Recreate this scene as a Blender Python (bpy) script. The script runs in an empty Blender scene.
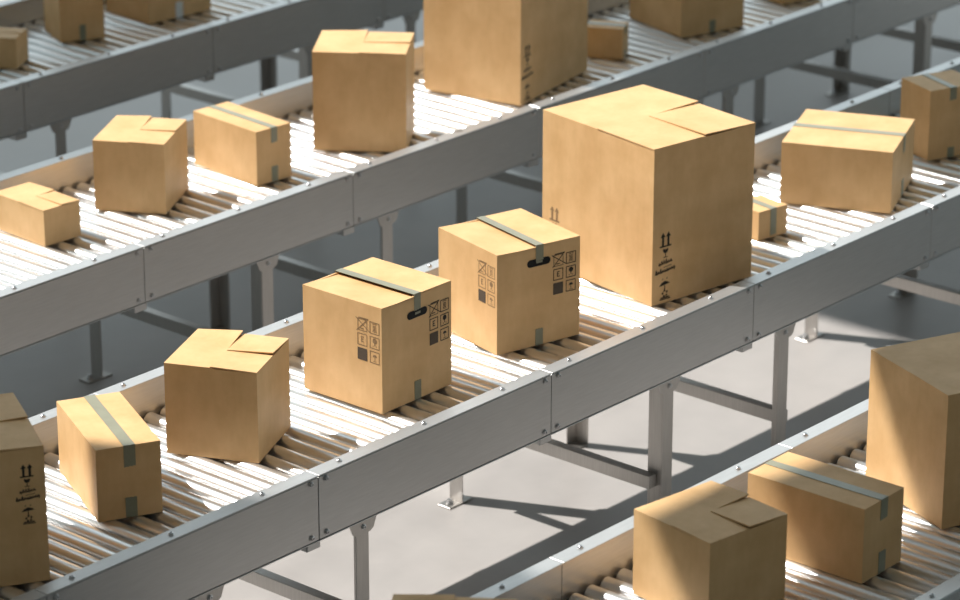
import bpy, math, random
from mathutils import Vector, Matrix
random.seed(7)
C = bpy.context.scene.collection
S = 0.45            # metres per layout unit (a rail panel is 2 units = 0.9 m)
RZ = 1.72           # rail top above the floor, in layout units
RAIL_H, RAIL_T, BED_W = 0.395, 0.0988, 1.8146
ROLL_TOP = -0.195

# ---------------------------------------------------------------- materials
def new_mat(name):
    m = bpy.data.materials.new(name); m.use_nodes = True
    nt = m.node_tree; nt.nodes.clear()
    out = nt.nodes.new('ShaderNodeOutputMaterial'); b = nt.nodes.new('ShaderNodeBsdfPrincipled')
    nt.links.new(b.outputs[0], out.inputs[0])
    return m, nt, b
def noise(nt, scale, detail=4, stretch=None, rough=.55):
    tc = nt.nodes.new('ShaderNodeTexCoord'); mp = nt.nodes.new('ShaderNodeMapping')
    nt.links.new(tc.outputs['Object'], mp.inputs[0])
    if stretch: mp.inputs['Scale'].default_value = stretch
    n = nt.nodes.new('ShaderNodeTexNoise'); n.inputs['Scale'].default_value = scale
    n.inputs['Detail'].default_value = detail; n.inputs['Roughness'].default_value = rough
    nt.links.new(mp.outputs[0], n.inputs['Vector'])
    return n
def ramp(nt, src, stops):
    r = nt.nodes.new('ShaderNodeValToRGB'); e = r.color_ramp.elements
    for i, (p, c) in enumerate(stops):
        el = e[i] if i < 2 else e.new(p)
        el.position = p; el.color = (*c, 1) if len(c) == 3 else c
    nt.links.new(src, r.inputs[0]); return r
def bump(nt, b, src, dist, strength=.3):
    u = nt.nodes.new('ShaderNodeBump'); u.inputs['Distance'].default_value = dist
    u.inputs['Strength'].default_value = strength
    nt.links.new(src, u.inputs['Height']); nt.links.new(u.outputs[0], b.inputs['Normal'])

def cardboard():
    m, nt, b = new_mat('cardboard')
    n = noise(nt, 9, 5)
    f = noise(nt, 60, 3, (1, 1, .25))
    mix = nt.nodes.new('ShaderNodeMix'); mix.inputs[0].default_value = .18
    nt.links.new(n.outputs[0], mix.inputs[2]); nt.links.new(f.outputs[0], mix.inputs[3])
    r = ramp(nt, mix.outputs[0], [(.3, CARD[0]), (.7, CARD[1])])
    nt.links.new(r.outputs[0], b.inputs['Base Color'])
    b.inputs['Roughness'].default_value = .55
    b.inputs['Specular IOR Level'].default_value = .28
    bump(nt, b, mix.outputs[0], .004, .25)
    return m
CARD = ((.66, .395, .175), (.82, .53, .265))
def metal(name, col, rough, metallic, stretch, scale=30, var=.12, bumps=.05):
    m, nt, b = new_mat(name)
    n = noise(nt, scale, 4, stretch)
    c2 = tuple(min(1, c*(1+var)) for c in col); c1 = tuple(c*(1-var) for c in col)
    r = ramp(nt, n.outputs[0], [(.3, c1), (.7, c2)])
    nt.links.new(r.outputs[0], b.inputs['Base Color'])
    b.inputs['Roughness'].default_value = rough
    b.inputs['Metallic'].default_value = metallic
    if bumps: bump(nt, b, n.outputs[0], .001, bumps)
    return m
def plain(name, col, rough=.5, metallic=0, spec=.5):
    m, nt, b = new_mat(name)
    n = noise(nt, 25, 2)
    r = ramp(nt, n.outputs[0], [(.3, tuple(c*.92 for c in col)), (.7, tuple(min(1, c*1.08) for c in col))])
    nt.links.new(r.outputs[0], b.inputs['Base Color'])
    b.inputs['Roughness'].default_value = rough; b.inputs['Metallic'].default_value = metallic
    b.inputs['Specular IOR Level'].default_value = spec
    return m
def concrete():
    m, nt, b = new_mat('polished_concrete')
    n = noise(nt, .9, 8, None, .62); f = noise(nt, 7, 5)
    mix = nt.nodes.new('ShaderNodeMix'); mix.inputs[0].default_value = .3
    nt.links.new(n.outputs[0], mix.inputs[2]); nt.links.new(f.outputs[0], mix.inputs[3])
    r = ramp(nt, mix.outputs[0], [(.32, (.34, .32, .31)), (.55, (.41, .385, .37)), (.75, (.46, .43, .415))])
    nt.links.new(r.outputs[0], b.inputs['Base Color'])
    rr = ramp(nt, mix.outputs[0], [(.3, (.28,)*3), (.7, (.48,)*3)])
    nt.links.new(rr.outputs[0], b.inputs['Roughness'])
    b.inputs['Specular IOR Level'].default_value = .4
    return m
M = dict(
    card=cardboard(),
    edge=plain('cardboard_edge', (.34, .21, .10), .8),
    faint_ink=plain('faint_brown_ink', (.30, .19, .10), .6, 0, .2),
    ink=plain('black_ink', (.035, .028, .022), .6, 0, .2),
    grey_ink=plain('grey_ink', (.11, .085, .065), .7, 0, .1),
    dark=plain('hand_hole_shade', (.008, .008, .009), .6, 0, .2),
    tape=plain('clear_olive_tape', (.26, .25, .17), .3, 0, .6),
    white_tape=plain('silvery_tape', (.75, .76, .76), .25),
    rail=metal('brushed_steel', (.57, .565, .56), .33, .62, (1, 6, 14), 12, .05),
    leg=metal('leg_steel', (.56, .535, .51), .40, .95, (20, 20, 1), 10, .07),
    roller=metal('roller_steel', (.86, .86, .86), .30, .88, (3, 1, 3), 6, .04, 0),
    shade_pan=plain('shade_pan_grey', (.26, .26, .26), .6),
    gap_dark=plain('gap_black', (.02, .02, .02), .6),  # black for the shade in rail gaps and at roller ends
    bolt=plain('bolt_steel', (.62, .62, .63), .28, .95),
    floor=concrete(),
    shade_slab=plain('shade_slab_grey', (.35, .37, .38), .8),
)

# ---------------------------------------------------------------- mesh helper (layout units in, metres out)
class MB:
    def __init__(s): s.v = []; s.f = []; s.m = []; s.mats = []
    def mi(s, m):
        if m not in s.mats: s.mats.append(m)
        return s.mats.index(m)
    def add(s, vs, fs, m):
        o = len(s.v); s.v += [Vector(v) for v in vs]; k = s.mi(m)
        for f in fs: s.f.append([o+i for i in f]); s.m.append(k)
    def box(s, a, b, m, bev=0, T=None):
        a = Vector(a); b = Vector(b); c = (a+b)/2; h = (b-a)/2
        if bev <= 0:
            vs = [(c.x+i*h.x, c.y+j*h.y, c.z+k*h.z) for i in (-1, 1) for j in (-1, 1) for k in (-1, 1)]
            fs = [(0, 1, 3, 2), (4, 6, 7, 5), (0, 4, 5, 1), (2, 3, 7, 6), (0, 2, 6, 4), (1, 5, 7, 3)]
        else:
            e = min(bev, h.x*.45, h.y*.45, h.z*.45); vs = []; idx = {}
            for i in (-1, 1):
                for j in (-1, 1):
                    for k in (-1, 1):
                        for ax in range(3):
                            d = [h.x-e, h.y-e, h.z-e]; d[ax] += e
                            idx[(i, j, k, ax)] = len(vs)
                            vs.append((c.x+i*d[0], c.y+j*d[1], c.z+k*d[2]))
            I = idx; fs = []
            for s1 in (-1, 1):
                fs.append([I[(s1, a_, b_, 0)] for a_, b_ in ((-1, -1), (1, -1), (1, 1), (-1, 1))][::s1])
                fs.append([I[(a_, s1, b_, 1)] for a_, b_ in ((-1, -1), (1, -1), (1, 1), (-1, 1))][::-s1])
                fs.append([I[(a_, b_, s1, 2)] for a_, b_ in ((-1, -1), (1, -1), (1, 1), (-1, 1))][::s1])
            for i in (-1, 1):
                for j in (-1, 1):
                    fs.append([I[(i, j, -1, 0)], I[(i, j, -1, 1)], I[(i, j, 1, 1)], I[(i, j, 1, 0)]][::-i*j])
                    fs.append([I[(i, -1, j, 0)], I[(i, 1, j, 0)], I[(i, 1, j, 2)], I[(i, -1, j, 2)]][::-i*j])
                    fs.append([I[(-1, i, j, 1)], I[(-1, i, j, 2)], I[(1, i, j, 2)], I[(1, i, j, 1)]][::-i*j])
                    for k in (-1, 1):
                        fs.append([I[(i, j, k, 0)], I[(i, j, k, 1)], I[(i, j, k, 2)]][::i*j*k])
        if T is not None: vs = [T @ Vector(v) for v in vs]
        s.add(vs, fs, m)
    def prism(s, pts, z0, z1, m, T=None):
        n = len(pts)
        vs = [(x, y, z0) for x, y in pts]+[(x, y, z1) for x, y in pts]
        fs = [tuple(range(n-1, -1, -1)), tuple(range(n, 2*n))]+[(i, (i+1) % n, n+(i+1) % n, n+i) for i in range(n)]
        if T is not None: vs = [T @ Vector(v) for v in vs]
        s.add(vs, fs, m)
    def lathe_y(s, c, prof, m, n=28):      # profile (y, r) round an axis along y
        vs = []; fs = []
        for y, r in prof:
            for i in range(n):
                a = 2*math.pi*i/n; vs.append((c[0]+r*math.cos(a), y, c[1]+r*math.sin(a)))
        for k in range(len(prof)-1):
            for i in range(n):
                fs.append((k*n+i, (k+1)*n+i, (k+1)*n+(i+1) % n, k*n+(i+1) % n))
        s.add(vs, fs, m)
    def build(s, name, parent=None, smooth=False, loc=None):
        me = bpy.data.meshes.new(name)
        me.from_pydata([v*S for v in s.v], [], s.f)
        for m in s.mats: me.materials.append(M[m])
        me.polygons.foreach_set('material_index', s.m)
        if smooth: me.polygons.foreach_set('use_smooth', [True]*len(s.f))
        me.validate(); me.update()
        o = bpy.data.objects.new(name, me); C.objects.link(o)
        if parent: o.parent = parent
        if loc: o.location = Vector(loc)*S
        return o
def recalc(o):
    import bmesh
    bm = bmesh.new(); bm.from_mesh(o.data); bmesh.ops.recalc_face_normals(bm, faces=bm.faces); bm.to_mesh(o.data); bm.free()
    return o
def smooth_angle(o, deg=35):
    me = o.data; me.polygons.foreach_set('use_smooth', [True]*len(me.polygons))
    me.set_sharp_from_angle(angle=math.radians(deg)); return o
def thing(name, label, cat, loc, rz=0, group=None):
    o = bpy.data.objects.new(name, None); C.objects.link(o)
    o.location = loc; o.rotation_euler = (0, 0, rz); o.empty_display_size = .1
    o['label'] = label; o['category'] = cat
    if group: o['group'] = group
    return o
def link_copy(o, parent, loc=None):
    c = o.copy(); C.objects.link(c); c.parent = parent
    if loc is not None: c.location = Vector(loc)*S
    return c

# ---------------------------------------------------------------- floor and shade slab
fl = MB(); fl.box((-30, -30, -.3), (45, 50, 0), 'floor')
o = fl.build('floor'); recalc(o); o['kind'] = 'structure'

SUN = Vector((.32, -.68, -1.0))
# unseen slab added to cast shade; its hole is shaped to the sunlit area
RH = 12.6                                   # slab height above the floor (units)
lit = LIT = [(9.0, -2.40), (8.9, 5.25), (-.6, 5.25), (.1, 2.4), (.75, 1.35), (1.2, .75), (1.55, .1), (1.75, -1.2), (1.7, -2.27), (2.9, -2.30), (3.6, -2.42)]
off = (-SUN.x*(RH-RZ), -SUN.y*(RH-RZ))
hole = [(x+off[0], y+off[1]) for x, y in lit]
def shade_slab(outer, hole, z, t):
    import bmesh
    bm = bmesh.new()
    ov = [bm.verts.new((x*S, y*S, z*S)) for x, y in outer]; hv = [bm.verts.new((x*S, y*S, z*S)) for x, y in hole]
    es = [bm.edges.new((ov[i], ov[(i+1) % len(ov)])) for i in range(len(ov))]+[bm.edges.new((hv[i], hv[(i+1) % len(hv)])) for i in range(len(hv))]
    bmesh.ops.triangle_fill(bm, use_beauty=True, edges=es)
    g = bmesh.ops.extrude_face_region(bm, geom=bm.faces[:])
    for v in g['geom']:
        if isinstance(v, bmesh.types.BMVert): v.co.z += t*S
    bmesh.ops.recalc_face_normals(bm, faces=bm.faces)
    me = bpy.data.meshes.new('sun_mask_slab'); bm.to_mesh(me); bm.free(); me.materials.append(M['shade_slab'])
    o = bpy.data.objects.new('sun_mask_slab', me); C.objects.link(o); o['kind'] = 'structure'; return o
shade_slab([(-16, -16), (14.5, -16), (14.5, 20.5), (-16, 20.5)], hole, RH, .25)

# ---------------------------------------------------------------- conveyors
def rail_mesh():                      # one hollow steel side rail section, 2 units long, origin at its near top seam
    b = MB(); g = .0025; t = .012
    b.box((g, .002, -RAIL_H+.006), (2-g, t, -.014), 'rail', .002)               # outer web, a hair under the flange
    b.box((g, -.002, -.009), (2-g, RAIL_T, 0), 'rail', .003)                    # top flange
    b.box((g, RAIL_T-2*t, -RAIL_H+.01), (2-g, RAIL_T-t, -.012), 'rail', .002)      # inner web
    b.box((g, -.001, -RAIL_H-.004), (2-g, RAIL_T, -RAIL_H+.002), 'rail', .002)    # bottom lip
    b.box((.1, t, -RAIL_H+.002), (1.9, RAIL_T-2*t, -.009), 'gap_dark')           # core that joins them, black so the gaps read as shade
    return b
def bolt_mesh(axis):
    b = MB(); r = .0145
    prof = [(0, r*1.25), (-.003, r*1.25), (-.003, r), (-.010, r*.95), (-.013, r*.7), (-.013, r*.45), (-.007, r*.42), (-.007, .0005)]
    b.lathe_y((0, 0), prof, 'bolt', 14)
    if axis == 'z': b.v = [Vector((v.x, v.z, -v.y)) for v in b.v]
    if axis == 'far': b.v = [Vector((-v.x, -v.y, v.z)) for v in b.v]
    return b
def roller_mesh():
    b = MB(); r = .0515; y0, y1 = RAIL_T+.012, BED_W-RAIL_T-.012
    b.lathe_y((0, 0), [(y0, r-.004), (y0+.004, r), (y1-.004, r), (y1, r-.004)], 'roller', 32)
    for s_, y in ((1, y0), (-1, y1)):
        b.lathe_y((0, 0), [(y, r-.004), (y+s_*.003, r*.55), (y-s_*.006, r*.5), (y-s_*.006, .001)], 'gap_dark', 24)  # black ring stands for the shaded gap at the roller end
        b.lathe_y((0, 0), [(y+s_*.02, .016), (y-s_*.02, .016)], 'bolt', 10)
    return b
def leg_mesh(kind, far):              # angle-iron leg; origin at floor under its centre line
    b = MB(); hw = .053; t = .010; H = RZ-RAIL_H
    sx = -1 if kind == 0 else 1
    sy = 1 if not far else -1         # web runs inwards from the outer flange
    b.box((-hw, min(0, sy*t), .012), (hw, max(0, sy*t), H), 'leg', .002)
    b.box((min(sx*hw, sx*(hw-t)), min(sy*t, sy*.112), .012), (max(sx*hw, sx*(hw-t)), max(sy*t, sy*.112), H), 'leg', .002)
    return b
def bracket_mesh(far):
    b = MB(); T = Matrix.Rotation(math.pi/2, 4, 'X')
    y = .0 if not far else 0
    pts = [(-.115, 0), (.115, 0), (.085, -.072), (.058, -.088), (-.058, -.088), (-.085, -.072)]
    pts = [(x, z-.001) for x, z in pts][::-1]
    d = .008
    b.prism(pts, 0, d, 'leg', T)
    if far: b.v = [Vector((v.x, v.y+d, v.z)) for v in b.v]
    return b
def foot_mesh(far):
    b = MB(); y0, y1 = (0, .112) if not far else (-.112, 0)
    b.box((-.175, y0, 0), (.053, y1, .012), 'leg', .003)
    cy = (y0+y1)/2
    vs = MB()
    vs.lathe_y((0, 0), [(0, .026), (-.012, .026), (-.014, .018), (-.03, .018), (-.032, .012), (-.032, .0005)], 'bolt', 12)
    for v in vs.v: v.x, v.y, v.z = v.x-.115, v.z+cy, -v.y+.012
    b.add(vs.v, vs.f, 'bolt')
    return b
PROTO = {}
def conveyor(label, x_off, y_off, i0, i1, roll_range, near_bolts, far_bolts, legs):
    root = thing('roller_conveyor', label, 'conveyor', (x_off*S, y_off*S, 0))
    root['group'] = 'parallel roller conveyors'
    def part(key, mk, name, loc, parent=None, post=None):
        if key not in PROTO:
            PROTO[key] = recalc(mk().build(name, parent or root, loc=loc))
            if post: post(PROTO[key])
            return PROTO[key]
        return link_copy(PROTO[key], parent or root, loc)
    for i in range(i0, i1):
        r = part('rail_near', rail_mesh, 'side_rail', (2*i, 0, RZ))
        if near_bolts[0] <= i < near_bolts[1]:
            for x in (.06, 1.94):
                for z in (-.035, -.36): part('bolt_n', lambda: bolt_mesh('n'), 'bolt', (x, 0, z), r, smooth_angle)
            for x in (.22, .925, 1.61): part('bolt_z', lambda: bolt_mesh('z'), 'bolt', (x, .052, 0), r, smooth_angle)
        def far():
            b = rail_mesh(); b.v = [Vector((v.x, -v.y, v.z)) for v in b.v]; return b
        r = part('rail_far', far, 'side_rail', (2*i, BED_W, RZ))
        if far_bolts[0] <= i < far_bolts[1]:
            for x in (.20, .89, 1.57): part('bolt_z', lambda: bolt_mesh('z'), 'bolt', (x, -.045, 0), r, smooth_angle)
        # cross beam under the seam
        def beam():
            b = MB(); b.box((-.07, .03, -RAIL_H-.062), (.04, BED_W-.03, -RAIL_H-.001), 'rail', .005); return b
        part('beam', beam, 'cross_beam', (2*i, 0, RZ))
    n0, n1 = roll_range
    def tray():                       # pan added to keep the roller gaps and the underside dark
        b = MB(); b.box((0, RAIL_T-.01, -.325), (1.995, BED_W-RAIL_T+.01, -.312), 'shade_pan'); return b
    for i in range(i0, i1): part('tray', tray, 'shade_tray', (2*i, 0, RZ))
    for k in range(n0, n1):
        part('roller', roller_mesh, 'roller', ((k+.5)*2/15, 0, RZ+ROLL_TOP-.0515), None, smooth_angle)
    for n in range(-2, 5):
        for kind, xl in ((0, 1.157), (1, 2.368)):
            x = xl+4*n
            if not legs[0] <= x <= legs[1]: continue
            for far in (0, 1):
                y = .02 if not far else BED_W-.02
                lg = part(('leg', kind, far), lambda: leg_mesh(kind, far), 'leg', (x, y, 0))
                H = RZ-RAIL_H
                part(('br', far), lambda: bracket_mesh(far), 'bracket', (0, 0, H), lg)
                part(('bz', far), lambda: bolt_mesh('far' if far else 'n'), 'bolt', (0, (-.008 if not far else .008), H-.045), lg, smooth_angle)
                part(('foot', far), lambda: foot_mesh(far), 'foot_plate', (0, 0, 0), lg)
            def bar():
                b = MB(); t = .008; y0, y1 = .06, BED_W-.06
                b.box((-.035, y0, -.088), (.035, y1, 0), 'leg', .003)
                return b
            xb = x-.0895 if kind == 0 else x+.0895
            part('xbar', bar, 'crossbar', (xb, 0, RZ-1.03))
    return root

conveyor('steel roller conveyor in the middle carrying the two boxes printed with handling symbols', 0, 0, -2, 8, (-12, 86), (0, 6), (0, 6), (-4, 16))
conveyor('steel roller conveyor in the lower right corner with three half-shaded boxes', .02, -3.456, -2, 6, (-6, 60), (1, 4), (0, 4), (-4, 10))
conveyor('steel roller conveyor second from the back, its left half in bright sun', -.058, 3.4248, 0, 9, (14, 112), (1, 8), (1, 7), (2, 17))
conveyor('dim steel roller conveyor at the back in the upper left corner', -.123, 6.7626, 1, 9, (38, 118), (2, 7), (2, 6), (2, 17))

# ---------------------------------------------------------------- cardboard boxes
# printed marks: polygons in face coordinates (s to the right, t up)
def rect(a, b, c, d): return [(a, b), (c, b), (c, d), (a, d)]
def line(p, q, w):
    dx, dy = q[0]-p[0], q[1]-p[1]; l = math.hypot(dx, dy); nx, ny = -dy/l*w/2, dx/l*w/2
    return [(p[0]-nx, p[1]-ny), (q[0]-nx, q[1]-ny), (q[0]+nx, q[1]+ny), (p[0]+nx, p[1]+ny)]
def disc(c, r, n=14, a0=0, a1=2*math.pi): return [(c[0]+r*math.cos(a0+(a1-a0)*i/n), c[1]+r*math.sin(a0+(a1-a0)*i/n)) for i in range(n if a1-a0 > 6 else n+1)]
def frame(a, b, c, d, w): return [rect(a, b, c, b+w), rect(a, d-w, c, d), rect(a, b+w, a+w, d-w), rect(c-w, b+w, c, d-w)]
def glass(cx, y, h):        # wine glass: bowl, stem, foot
    w = h*.42
    return [[(cx-w*.8, y+h), (cx-w*.85, y+h*.75), (cx-w*.4, y+h*.5), (cx+w*.4, y+h*.5), (cx+w*.85, y+h*.75), (cx+w*.8, y+h), (cx+w*.2, y+h*.93), (cx, y+h*.85), (cx-w*.25, y+h*.95)][::-1],
            rect(cx-h*.05, y+h*.08, cx+h*.05, y+h*.5), rect(cx-w*.7, y, cx+w*.7, y+h*.09)]
def script(x0, y0, x1, slope, h, wt, seed):     # a line of slanted hand lettering, too small to read
    rnd = random.Random(seed); P = []; n = max(5, int((x1-x0)/.018)); st = (x1-x0)/n
    for i in range(n):
        x = x0+i*st; y = y0+slope*(x-x0)
        hh = h*rnd.choice((.55, .6, 1, .62, .95, .58))
        P.append(line((x, y), (x+st*.35, y+hh), wt)); P.append(line((x+st*.35, y+hh*.75), (x+st*.8, y+hh*.1), wt*.85))
        if rnd.random() < .6: P.append(line((x+st*.3, y+h*.03), (x+st*1.0, y+h*.12), wt*.8))
        if rnd.random() < .35: P.append(line((x+st*.5, y-h*.25), (x+st*.75, y+h*.4), wt*.8))
    return P
def column_marks(s0, t0, k):        # arrows, glass, two lines of script, umbrella, ring over bar
    P = []
    P.append(rect(.062, .380, .160, .391))
    for c in (.088, .134):
        P.append(rect(c-.009, .391, c+.009, .455)); P.append([(c-.021, .448), (c+.021, .448), (c, .480)])
    P += glass(.111, .308, .062)
    P += script(.055, .262, .172, .10, .030, .0075, 3)
    P.append(line((.095, .243), (.165, .250), .004))
    P += script(.028, .203, .200, .10, .034, .0095, 5)
    P += [[(.060, .118), (.155, .128), (.135, .142), (.108, .150), (.080, .138)], rect(.106, .088, .113, .122), line((.088, .158), (.092, .168), .006), line((.125, .160), (.131, .170), .006)]
    for a0 in range(5):
        a1 = .5+a0*1.2566; P.append(disc((.112+.019*math.cos(a1), .064+.019*math.sin(a1)), .0085, 7))
    P += [rect(.066, .022, .160, .030), rect(.074, .033, .152, .041)]
    return [('ink', [(s0+x*k, t0+y*k) for x, y in q]) for q in P]
def icon_grid(W_, light=False):     # six shipping icons near the right edge of a face of width W_
    P = []; G = []; w = .0048 if light else .0058
    c1, c2 = W_-.200, W_-.103; cw = .076; rows = (.490, .398, .306)
    P += frame(c1+.002, rows[0], c1+cw, rows[0]+cw, .004)
    P += [line((c1-.006, rows[0]-.004), (c1+cw+.008, rows[0]+cw+.006), .0055), line((c1-.012, rows[0]+cw+.002), (c1+cw+.022, rows[0]+.004), .0052), line((c1+.01, rows[0]+cw+.004), (c1+cw+.012, rows[0]+cw+.006), .006),
          rect(c1+.022, rows[0]+.012, c1+.05, rows[0]+.018)]
    P += frame(c2, rows[0], c2+cw, rows[0]+cw, w)
    P += [rect(c2+.024, rows[0]+.022+.009*i_, c2+.052, rows[0]+.0265+.009*i_) for i_ in range(4)]
    P += [rect(c2+.02, rows[0]+.062, c2+.056, rows[0]+.066), rect(c2+.02, rows[0]+.014, c2+.056, rows[0]+.017)]
    P += frame(c1, rows[1], c1+cw, rows[1]+cw, w)
    P += [rect(c1+.028, rows[1]+.022, c1+.034, rows[1]+.058), rect(c1+.028, rows[1]+.022, c1+.050, rows[1]+.028), rect(c1+.028, rows[1]+.037, c1+.046, rows[1]+.043), rect(c1+.028, rows[1]+.052, c1+.050, rows[1]+.058)]
    P += frame(c2, rows[1], c2+cw, rows[1]+cw, w)
    P += [disc((c2+.039, rows[1]+.050), .017), rect(c2+.036, rows[1]+.018, c2+.042, rows[1]+.036), rect(c2+.024, rows[1]+.014, c2+.030, rows[1]+.020), rect(c2+.048, rows[1]+.014, c2+.054, rows[1]+.020)]
    G += [rect(c1, rows[2], c1+cw, rows[2]+cw)]
    P += frame(c2, rows[2], c2+cw, rows[2]+cw, w)
    P += [disc((c2+.039, rows[2]+.040), .016, 10, 0, math.pi), rect(c2+.037, rows[2]+.018, c2+.041, rows[2]+.040), rect(c2+.026, rows[2]+.012, c2+.052, rows[2]+.015)]
    mk = 'grey_ink'
    return [('faint_ink' if light else 'ink', q) for q in P]+[(mk, q) for q in G]

def make_box(key, spec):
    x, y, a, w, d, h = spec['g']; h += .006
    label = spec['label']; kind = spec['kind']
    z0 = RZ+ROLL_TOP+.002
    root = thing('cardboard_box', label, 'box', (x*S, y*S, z0*S), a, spec.get('group'))
    T = .007                                # board thickness
    b = MB()
    hb = h-T                                # the walls end where the flaps fold over
    q = .012; zr_ = hb-.05                  # wall thickness and the floor of the recess under the flaps
    vs = [(0, 0, 0), (d, 0, 0), (d, w, 0), (0, w, 0), (0, 0, hb), (d, 0, hb), (d, w, hb), (0, w, hb),
          (q, q, hb), (d-q, q, hb), (d-q, w-q, hb), (q, w-q, hb), (q, q, zr_), (d-q, q, zr_), (d-q, w-q, zr_), (q, w-q, zr_)]
    fs = [(3, 2, 1, 0)]
    for i in range(4):
        j = (i+1) % 4
        fs += [(i, j, 4+j, 4+i), (4+i, 4+j, 8+j, 8+i), (8+i, 8+j, 12+j, 12+i)]
    fs.append((12, 13, 14, 15))
    b.add(vs, fs, 'card')
    # printed marks, a hair proud of the board
    e = .0012
    def face_poly(side, poly, m, off):
        if side == 'R': vs = [(s, -off, t) for s, t in poly]; fs = [tuple(range(len(vs)))]
        else: vs = [(-off, w-s, t) for s, t in poly]; fs = [tuple(range(len(vs)))]
        b.add(vs, fs, m)
    for side, marks in spec.get('marks', []):
        for i, (m, q) in enumerate(marks): face_poly(side, q, m, e+.00004*(i % 7))
    body = b.build('body', root)
    bm_ok = body
    # flaps on top
    g = .0035
    if kind == 'interlocked':
        hx, hy = d/2, w/2; lift = spec.get('lift', .010)
        # quadrants: [x0,x1,y0,y1], tilt function by corner
        def flap(x0, x1, y0, y1, zf):
            m = MB(); vs = []
            for zz in (-T, 0):
                for (px, py) in ((x0, y0), (x1, y0), (x1, y1), (x0, y1)): vs.append((px, py, hb+T+zz+zf(px, py)))
            m.add(vs, [(3, 2, 1, 0), (4, 5, 6, 7), (0, 1, 5, 4), (1, 2, 6, 5), (2, 3, 7, 6), (3, 0, 4, 7)], 'card')
            return m.build('flap', root)
        # corner TR (x=d, y=0 side -> far end): sits low; the near-left flap overhangs
        ss = lambda t_: max(0, min(1, t_))
        flap(0, hx, hy, w, lambda px, py: 0)                                                        # far left quarter
        flap(hx, d, hy, w, lambda px, py: lift*1.2*ss((w-py)/(w-hy))*ss((px-hx)/(d-hx)))        # back quarter, lifted along its front edge
        flap(-.003, hx-g, -.001, hy, lambda px, py: lift*.55*(1-ss(px/hx))*ss(.15+.85*py/hy))           # front quarter, lifted along the left edge
        flap(hx, d, -.001, hy-g*.6, lambda px, py: lift*(1-ss((px-hx)/(d-hx)))*ss(1-.75*py/hy))       # right quarter, lifted along its left edge
    else:
        sink = spec.get('sink', .0)
        for s_ in (0, 1):
            m = MB(); vs = []
            x0, x1 = (0, d/2-g) if s_ == 0 else (d/2+(g if not sink else 0), d)
            for zz in (-T, 0):
                for (px, py) in ((x0, 0), (x1, 0), (x1, w), (x0, w)):
                    inner = (px == x1) if s_ == 0 else (px == x0)
                    vs.append((px, py, hb+T+zz+((-sink if s_ == 0 else sink*.25) if inner else 0)))
            # mid points along the free edge let the flap bow slightly
            m.add(vs, [(3, 2, 1, 0), (4, 5, 6, 7), (0, 1, 5, 4), (1, 2, 6, 5), (2, 3, 7, 6), (3, 0, 4, 7)], 'card')
            m.build('flap', root)
        # closing tape over the seam and down both ends
        tw = spec.get('tw', .062); tx = spec.get('tx', d/2-tw/2+spec.get('shift', 0)); dn = spec.get('down', .12)
        t = MB(); th = .0025; zt = h+sink*.25+.0008
        mat = spec.get('tape', 'tape')
        t.box((tx, -th, zt), (tx+tw, w+th, zt+th), mat)
        def jag(yo, s):                      # torn end, slightly saw-toothed
            n = 6; pts = [(tx+tw, zt+th), (tx, zt+th)]
            for i in range(n+1):
                pts.append((tx+tw*i/n, h-dn+(.004 if i % 2 else 0)+.004*i/n))
            vs = [(px, yo, pz) for px, pz in pts]+[(px, yo+s*th, pz) for px, pz in pts]; k = len(pts)
            t.add(vs, [tuple(range(k)), tuple(range(2*k-1, k-1, -1))]+[(i, (i+1) % k, k+(i+1) % k, k+i) for i in range(k)], mat)
        jag(-.0006, -1); jag(w+.0006, 1)
        recalc(t.build('tape', root))
        if dn < h*.8:
            t = MB(); up = spec.get('up', .11)
            bx = tx+spec.get('bshift', 0); bmat = spec.get('btape', mat)
            pts = [(bx, .002), (bx+tw, .002)]+[(bx+tw-tw*i/6, up+(.004 if i % 2 else 0)) for i in range(7)]
            t.box((bx, -.0006-th, .0003), (bx+tw, w+.0006+th, .0006), bmat)
            for yo, s in ((-.0006, -1), (w+.0006, 1)):
                vs = [(px, yo, pz) for px, pz in pts]+[(px, yo+s*th, pz) for px, pz in pts]; k = len(pts)
                t.add(vs, [tuple(range(k)), tuple(range(2*k-1, k-1, -1))]+[(i, (i+1) % k, k+(i+1) % k, k+i) for i in range(k)], bmat)
            tp = recalc(t.build('tape', root))
            if bmat != mat: tp['label'] = 'silvery strip of tape'
    if spec.get('handle'):
        s0, t0, s1, t1 = spec['handle']; r = (t1-t0)/2; cy = (t0+t1)/2
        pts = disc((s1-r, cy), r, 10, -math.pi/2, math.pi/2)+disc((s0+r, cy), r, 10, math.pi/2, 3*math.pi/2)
        m = MB()  # flat black plate; the dark inside the hole is put into its colour
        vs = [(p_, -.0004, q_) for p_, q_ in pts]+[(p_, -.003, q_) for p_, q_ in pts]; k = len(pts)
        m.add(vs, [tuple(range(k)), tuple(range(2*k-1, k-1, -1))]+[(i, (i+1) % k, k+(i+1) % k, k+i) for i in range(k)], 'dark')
        # scrap of tape stuck over the slot
        m.box((.318-.025, -.0045, cy-.004), (.318+.022, -.0032, cy+.010), 'tape')
        hnd = recalc(m.build('hand_hole', root)); hnd['label'] = 'flat black plate drawn as a shaded hand hole'
    return root

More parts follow.
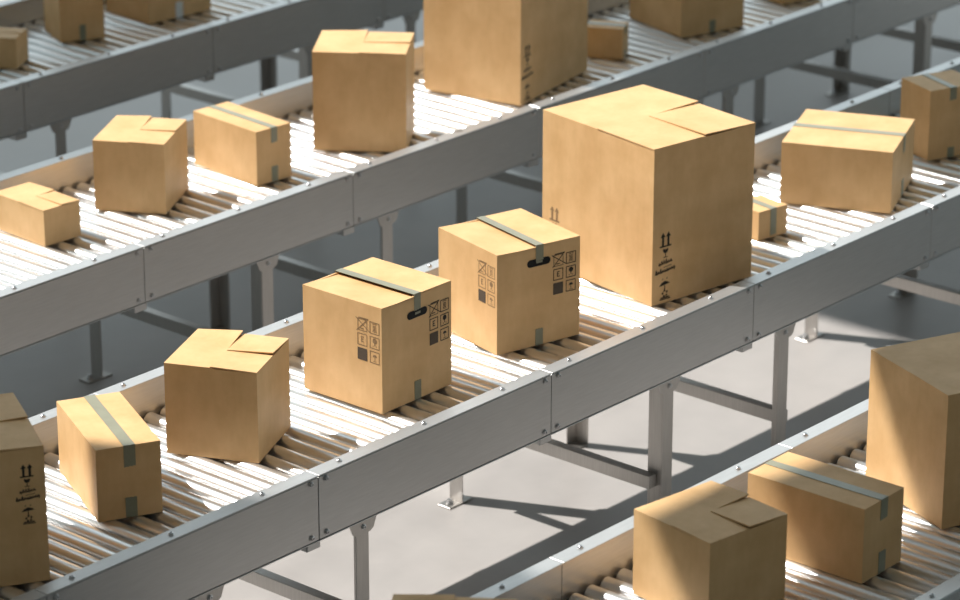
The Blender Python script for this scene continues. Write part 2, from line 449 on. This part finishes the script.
# x, y, turn, length of the left face, length of the right face, height
G = {
 'C1': (-0.2688, 0.8066, -0.5195, 0.7668, 0.7668, 0.7642),
 'C2': (1.0622, 0.7711, -0.4586, 0.761, 0.3687, 0.421),
 'C3': (2.2177, 0.6795, 0.4396, 0.558, 0.5564, 0.5493),
 'C4': (3.2129, 0.6403, 0.0136, 0.6274, 0.6226, 0.6593),
 'C5': (4.3644, 0.7448, -0.2417, 0.63, 0.6302, 0.648),
 'C6': (5.6547, 0.5554, -0.1657, 1.0774, 0.8738, 1.0478),
 'C7': (7.0984, 0.7857, -0.1644, 0.2651, 0.2651, 0.1964),
 'C8': (8.1438, 0.4337, 0.41, 0.7786, 0.7919, 0.4357),
 'C9': (9.2688, 0.8908, -0.3813, 0.3693, 0.4444, 0.5182),
 'B1': (3.8731, 4.3143, -0.0565, 0.5375, 0.309, 0.2493),
 'B2': (4.8616, 4.177, 0.5233, 0.5068, 0.5739, 0.498),
 'B3': (5.7005, 4.1278, -0.0886, 0.6888, 0.3203, 0.3923),
 'B4': (6.9513, 3.8433, 0.6269, 0.6786, 0.5527, 0.7356),
 'D2': (2.2074, -2.5428, -0.1404, 0.5614, 0.5585, 0.4751),
 'D3': (3.1639, -2.8243, 0.0213, 0.7466, 0.3711, 0.422),
 'B5': (8.3509, 3.9535, 0.1968, 0.8464, 1.0721, 1.0),
 'B6': (9.7997, 4.1321, 0.4612, 0.3039, 0.2167, 0.2435),
 'B7': (10.5829, 4.1573, -0.2767, 0.7175, 0.63, 0.62),
 'A1': (6.4947, 7.5409, 0.5249, 0.5, 0.2905, 0.2416),
 'A2': (7.2065, 7.8179, -0.4121, 0.4035, 0.3737, 0.7),
 'A3': (8.0384, 7.6764, -0.1034, 0.5692, 0.6526, 0.45),
 'D4': (4.0151, -2.7541, -0.3812, 0.754, 0.754, 0.7819),
 'D1': (0.4917, -2.6688, 0.62, 0.6, 0.5, 0.587),
 'B8': (11.9197, 4.1215, -0.2, 0.4, 0.4, 0.4),
}
def sym(n):
    return column_marks
B = {
 'C1': dict(kind='interlocked', label='large cardboard box cut off by the left edge, dark printed side in deep shade', marks=[('R', column_marks(.588, .322, .74))]),
 'C2': dict(kind='taped', label='narrow taped cardboard box standing askew, second from the left on the middle conveyor', tx=.158, tw=.066, down=.127, up=.118),
 'C3': dict(kind='interlocked', label='plain untaped cardboard box left of the two boxes with shipping icons', lift=.016),
 'C4': dict(kind='taped', label='cardboard box with hand hole and shipping icons, the nearer and left of the pair', tx=.287, tw=.057, down=.10, up=.118, sink=.016,
            handle=(.226, .523, .402, .571), marks=[('R', icon_grid(.625)), ('L', icon_grid(.627+.01, True))]),
 'C5': dict(kind='taped', label='cardboard box with hand hole and shipping icons, right in front of the biggest box', tx=.291, tw=.057, down=.10, up=.106, sink=.013,
            handle=(.226, .523, .402, .571), marks=[('R', icon_grid(.625)), ('L', icon_grid(.63+.005, True))]),
 'C6': dict(kind='interlocked', label='biggest cardboard box in full sight, with a column of handling marks along its corner', lift=.013, marks=[('R', column_marks(0, 0, 1)), ('L', [('faint_ink', q) for m_, q in column_marks(.012, -.062, 1)])]),
 'C7': dict(kind='taped', label='tiny cardboard box half hidden behind the biggest box', tx=.108, tw=.055, down=.190),
 'C8': dict(kind='taped', label='wide low sunlit cardboard box on the right of the middle conveyor', tx=.375, tw=.07, down=.125, up=.115),
 'C9': dict(kind='taped', label='shaded cardboard box with dark tape at the right edge, behind the wide low box', tx=.170, tw=.055, down=.095, up=.075),
 'B1': dict(kind='interlocked', label='low cardboard box at the left edge on the sunlit second conveyor', lift=.008),
 'B2': dict(kind='interlocked', label='untaped cardboard box standing askew on the second conveyor, right of the low box', lift=.010),
 'B3': dict(kind='taped', label='long taped cardboard box in the sun, second conveyor, between two untaped boxes', tx=.137, tw=.056, down=.112, up=.112),
 'B4': dict(kind='interlocked', label='tall untaped cardboard box in the sun, just left of the huge cropped box', lift=.010),
 'B5': dict(kind='interlocked', label='huge cardboard box cut off by the top edge with marks along its corner', marks=[('R', column_marks(0, 0, .95))]),
 'B6': dict(kind='taped', label='small shaded cardboard box right behind the huge cropped box', down=.06, up=.05),
 'B7': dict(kind='taped', label='shaded cardboard box with dark tape, cropped at the top edge, right of the small box', tx=.284, tw=.057, up=.10),
 'B8': dict(kind='interlocked', label='cardboard box of which only a bottom corner shows at the top edge, right half'),
 'A1': dict(kind='interlocked', label='small cardboard box at the left edge on the dim back conveyor', lift=.006),
 'A2': dict(kind='taped', label='tall cardboard box with green tape at its foot, cropped at top left', tx=.162, tw=.05, up=.126),
 'A3': dict(kind='taped', label='wide cardboard box with a silvery strip of tape, cropped at top left', tx=.284, tw=.075, up=.13, btape='white_tape'),
 'D1': dict(kind='interlocked', label='cardboard box almost wholly below the bottom edge, only its top rim showing'),
 'D2': dict(kind='interlocked', label='untaped half-shaded cardboard box at the bottom edge, front conveyor', lift=.014),
 'D3': dict(kind='taped', label='long half-shaded cardboard box with bluish tape on the front conveyor', tx=.152, tw=.064, down=.118, up=.125),
 'D4': dict(kind='interlocked', label='tall half-shaded cardboard box cut off by the right edge', lift=.008),
}
GR = {'A': 'boxes on the back conveyor', 'B': 'boxes on the second conveyor', 'C': 'boxes on the middle conveyor', 'D': 'boxes on the front conveyor'}
for k, sp in B.items():
    sp['g'] = G[k]; sp['group'] = GR[k[0]]
    make_box(k, sp)

# ---------------------------------------------------------------- camera
cam = bpy.data.cameras.new('camera'); co = bpy.data.objects.new('camera', cam); C.objects.link(co)
F, P_, Y_ = 3398.955, .361551, .717094
co.location = (-10.3442*S, -11.9430*S, (7.51843+RZ)*S)
fw = Vector((math.cos(P_)*math.cos(Y_), math.cos(P_)*math.sin(Y_), -math.sin(P_)))
co.rotation_euler = fw.to_track_quat('-Z', 'Y').to_euler()
cam.sensor_fit = 'HORIZONTAL'; cam.sensor_width = 36; cam.lens = 36*F/960
cam.clip_start = .1; cam.clip_end = 200
cam.dof.use_dof = True; cam.dof.focus_distance = 19.7*S; cam.dof.aperture_fstop = 3.4
bpy.context.scene.camera = co

# ---------------------------------------------------------------- light
sun = bpy.data.lights.new('sun', 'SUN'); so = bpy.data.objects.new('sun', sun); C.objects.link(so)
sun.energy = 6.3; sun.angle = math.radians(.75); sun.color = (1.0, .965, .91)
so.rotation_euler = SUN.to_track_quat('-Z', 'Y').to_euler(); so.location = (0, 0, 12)
w = bpy.data.worlds.new('world'); bpy.context.scene.world = w; w.use_nodes = True
nt = w.node_tree; nt.nodes.clear()
out = nt.nodes.new('ShaderNodeOutputWorld'); bg = nt.nodes.new('ShaderNodeBackground'); nt.links.new(bg.outputs[0], out.inputs[0])
tc = nt.nodes.new('ShaderNodeTexCoord')     # daylight comes mostly from the far right end of the hall
dp = nt.nodes.new('ShaderNodeVectorMath'); dp.operation = 'DOT_PRODUCT'
nt.links.new(tc.outputs['Generated'], dp.inputs[0]); dp.inputs[1].default_value = (.60, .70, .38)
mr = nt.nodes.new('ShaderNodeMapRange'); mr.inputs['From Min'].default_value = -1; nt.links.new(dp.outputs['Value'], mr.inputs['Value'])
r = ramp(nt, mr.outputs[0], [(.25, (.165, .185, .175)), (.60, (.17, .25, .26)), (.92, (1.0, 1.16, 1.22))])
nt.links.new(r.outputs[0], bg.inputs['Color']); bg.inputs['Strength'].default_value = 1.0

sc = bpy.context.scene
sc.view_settings.view_transform = 'Standard'; sc.view_settings.look = 'None'
sc.view_settings.exposure = 0; sc.view_settings.gamma = 1; sc.view_settings.use_curve_mapping = False
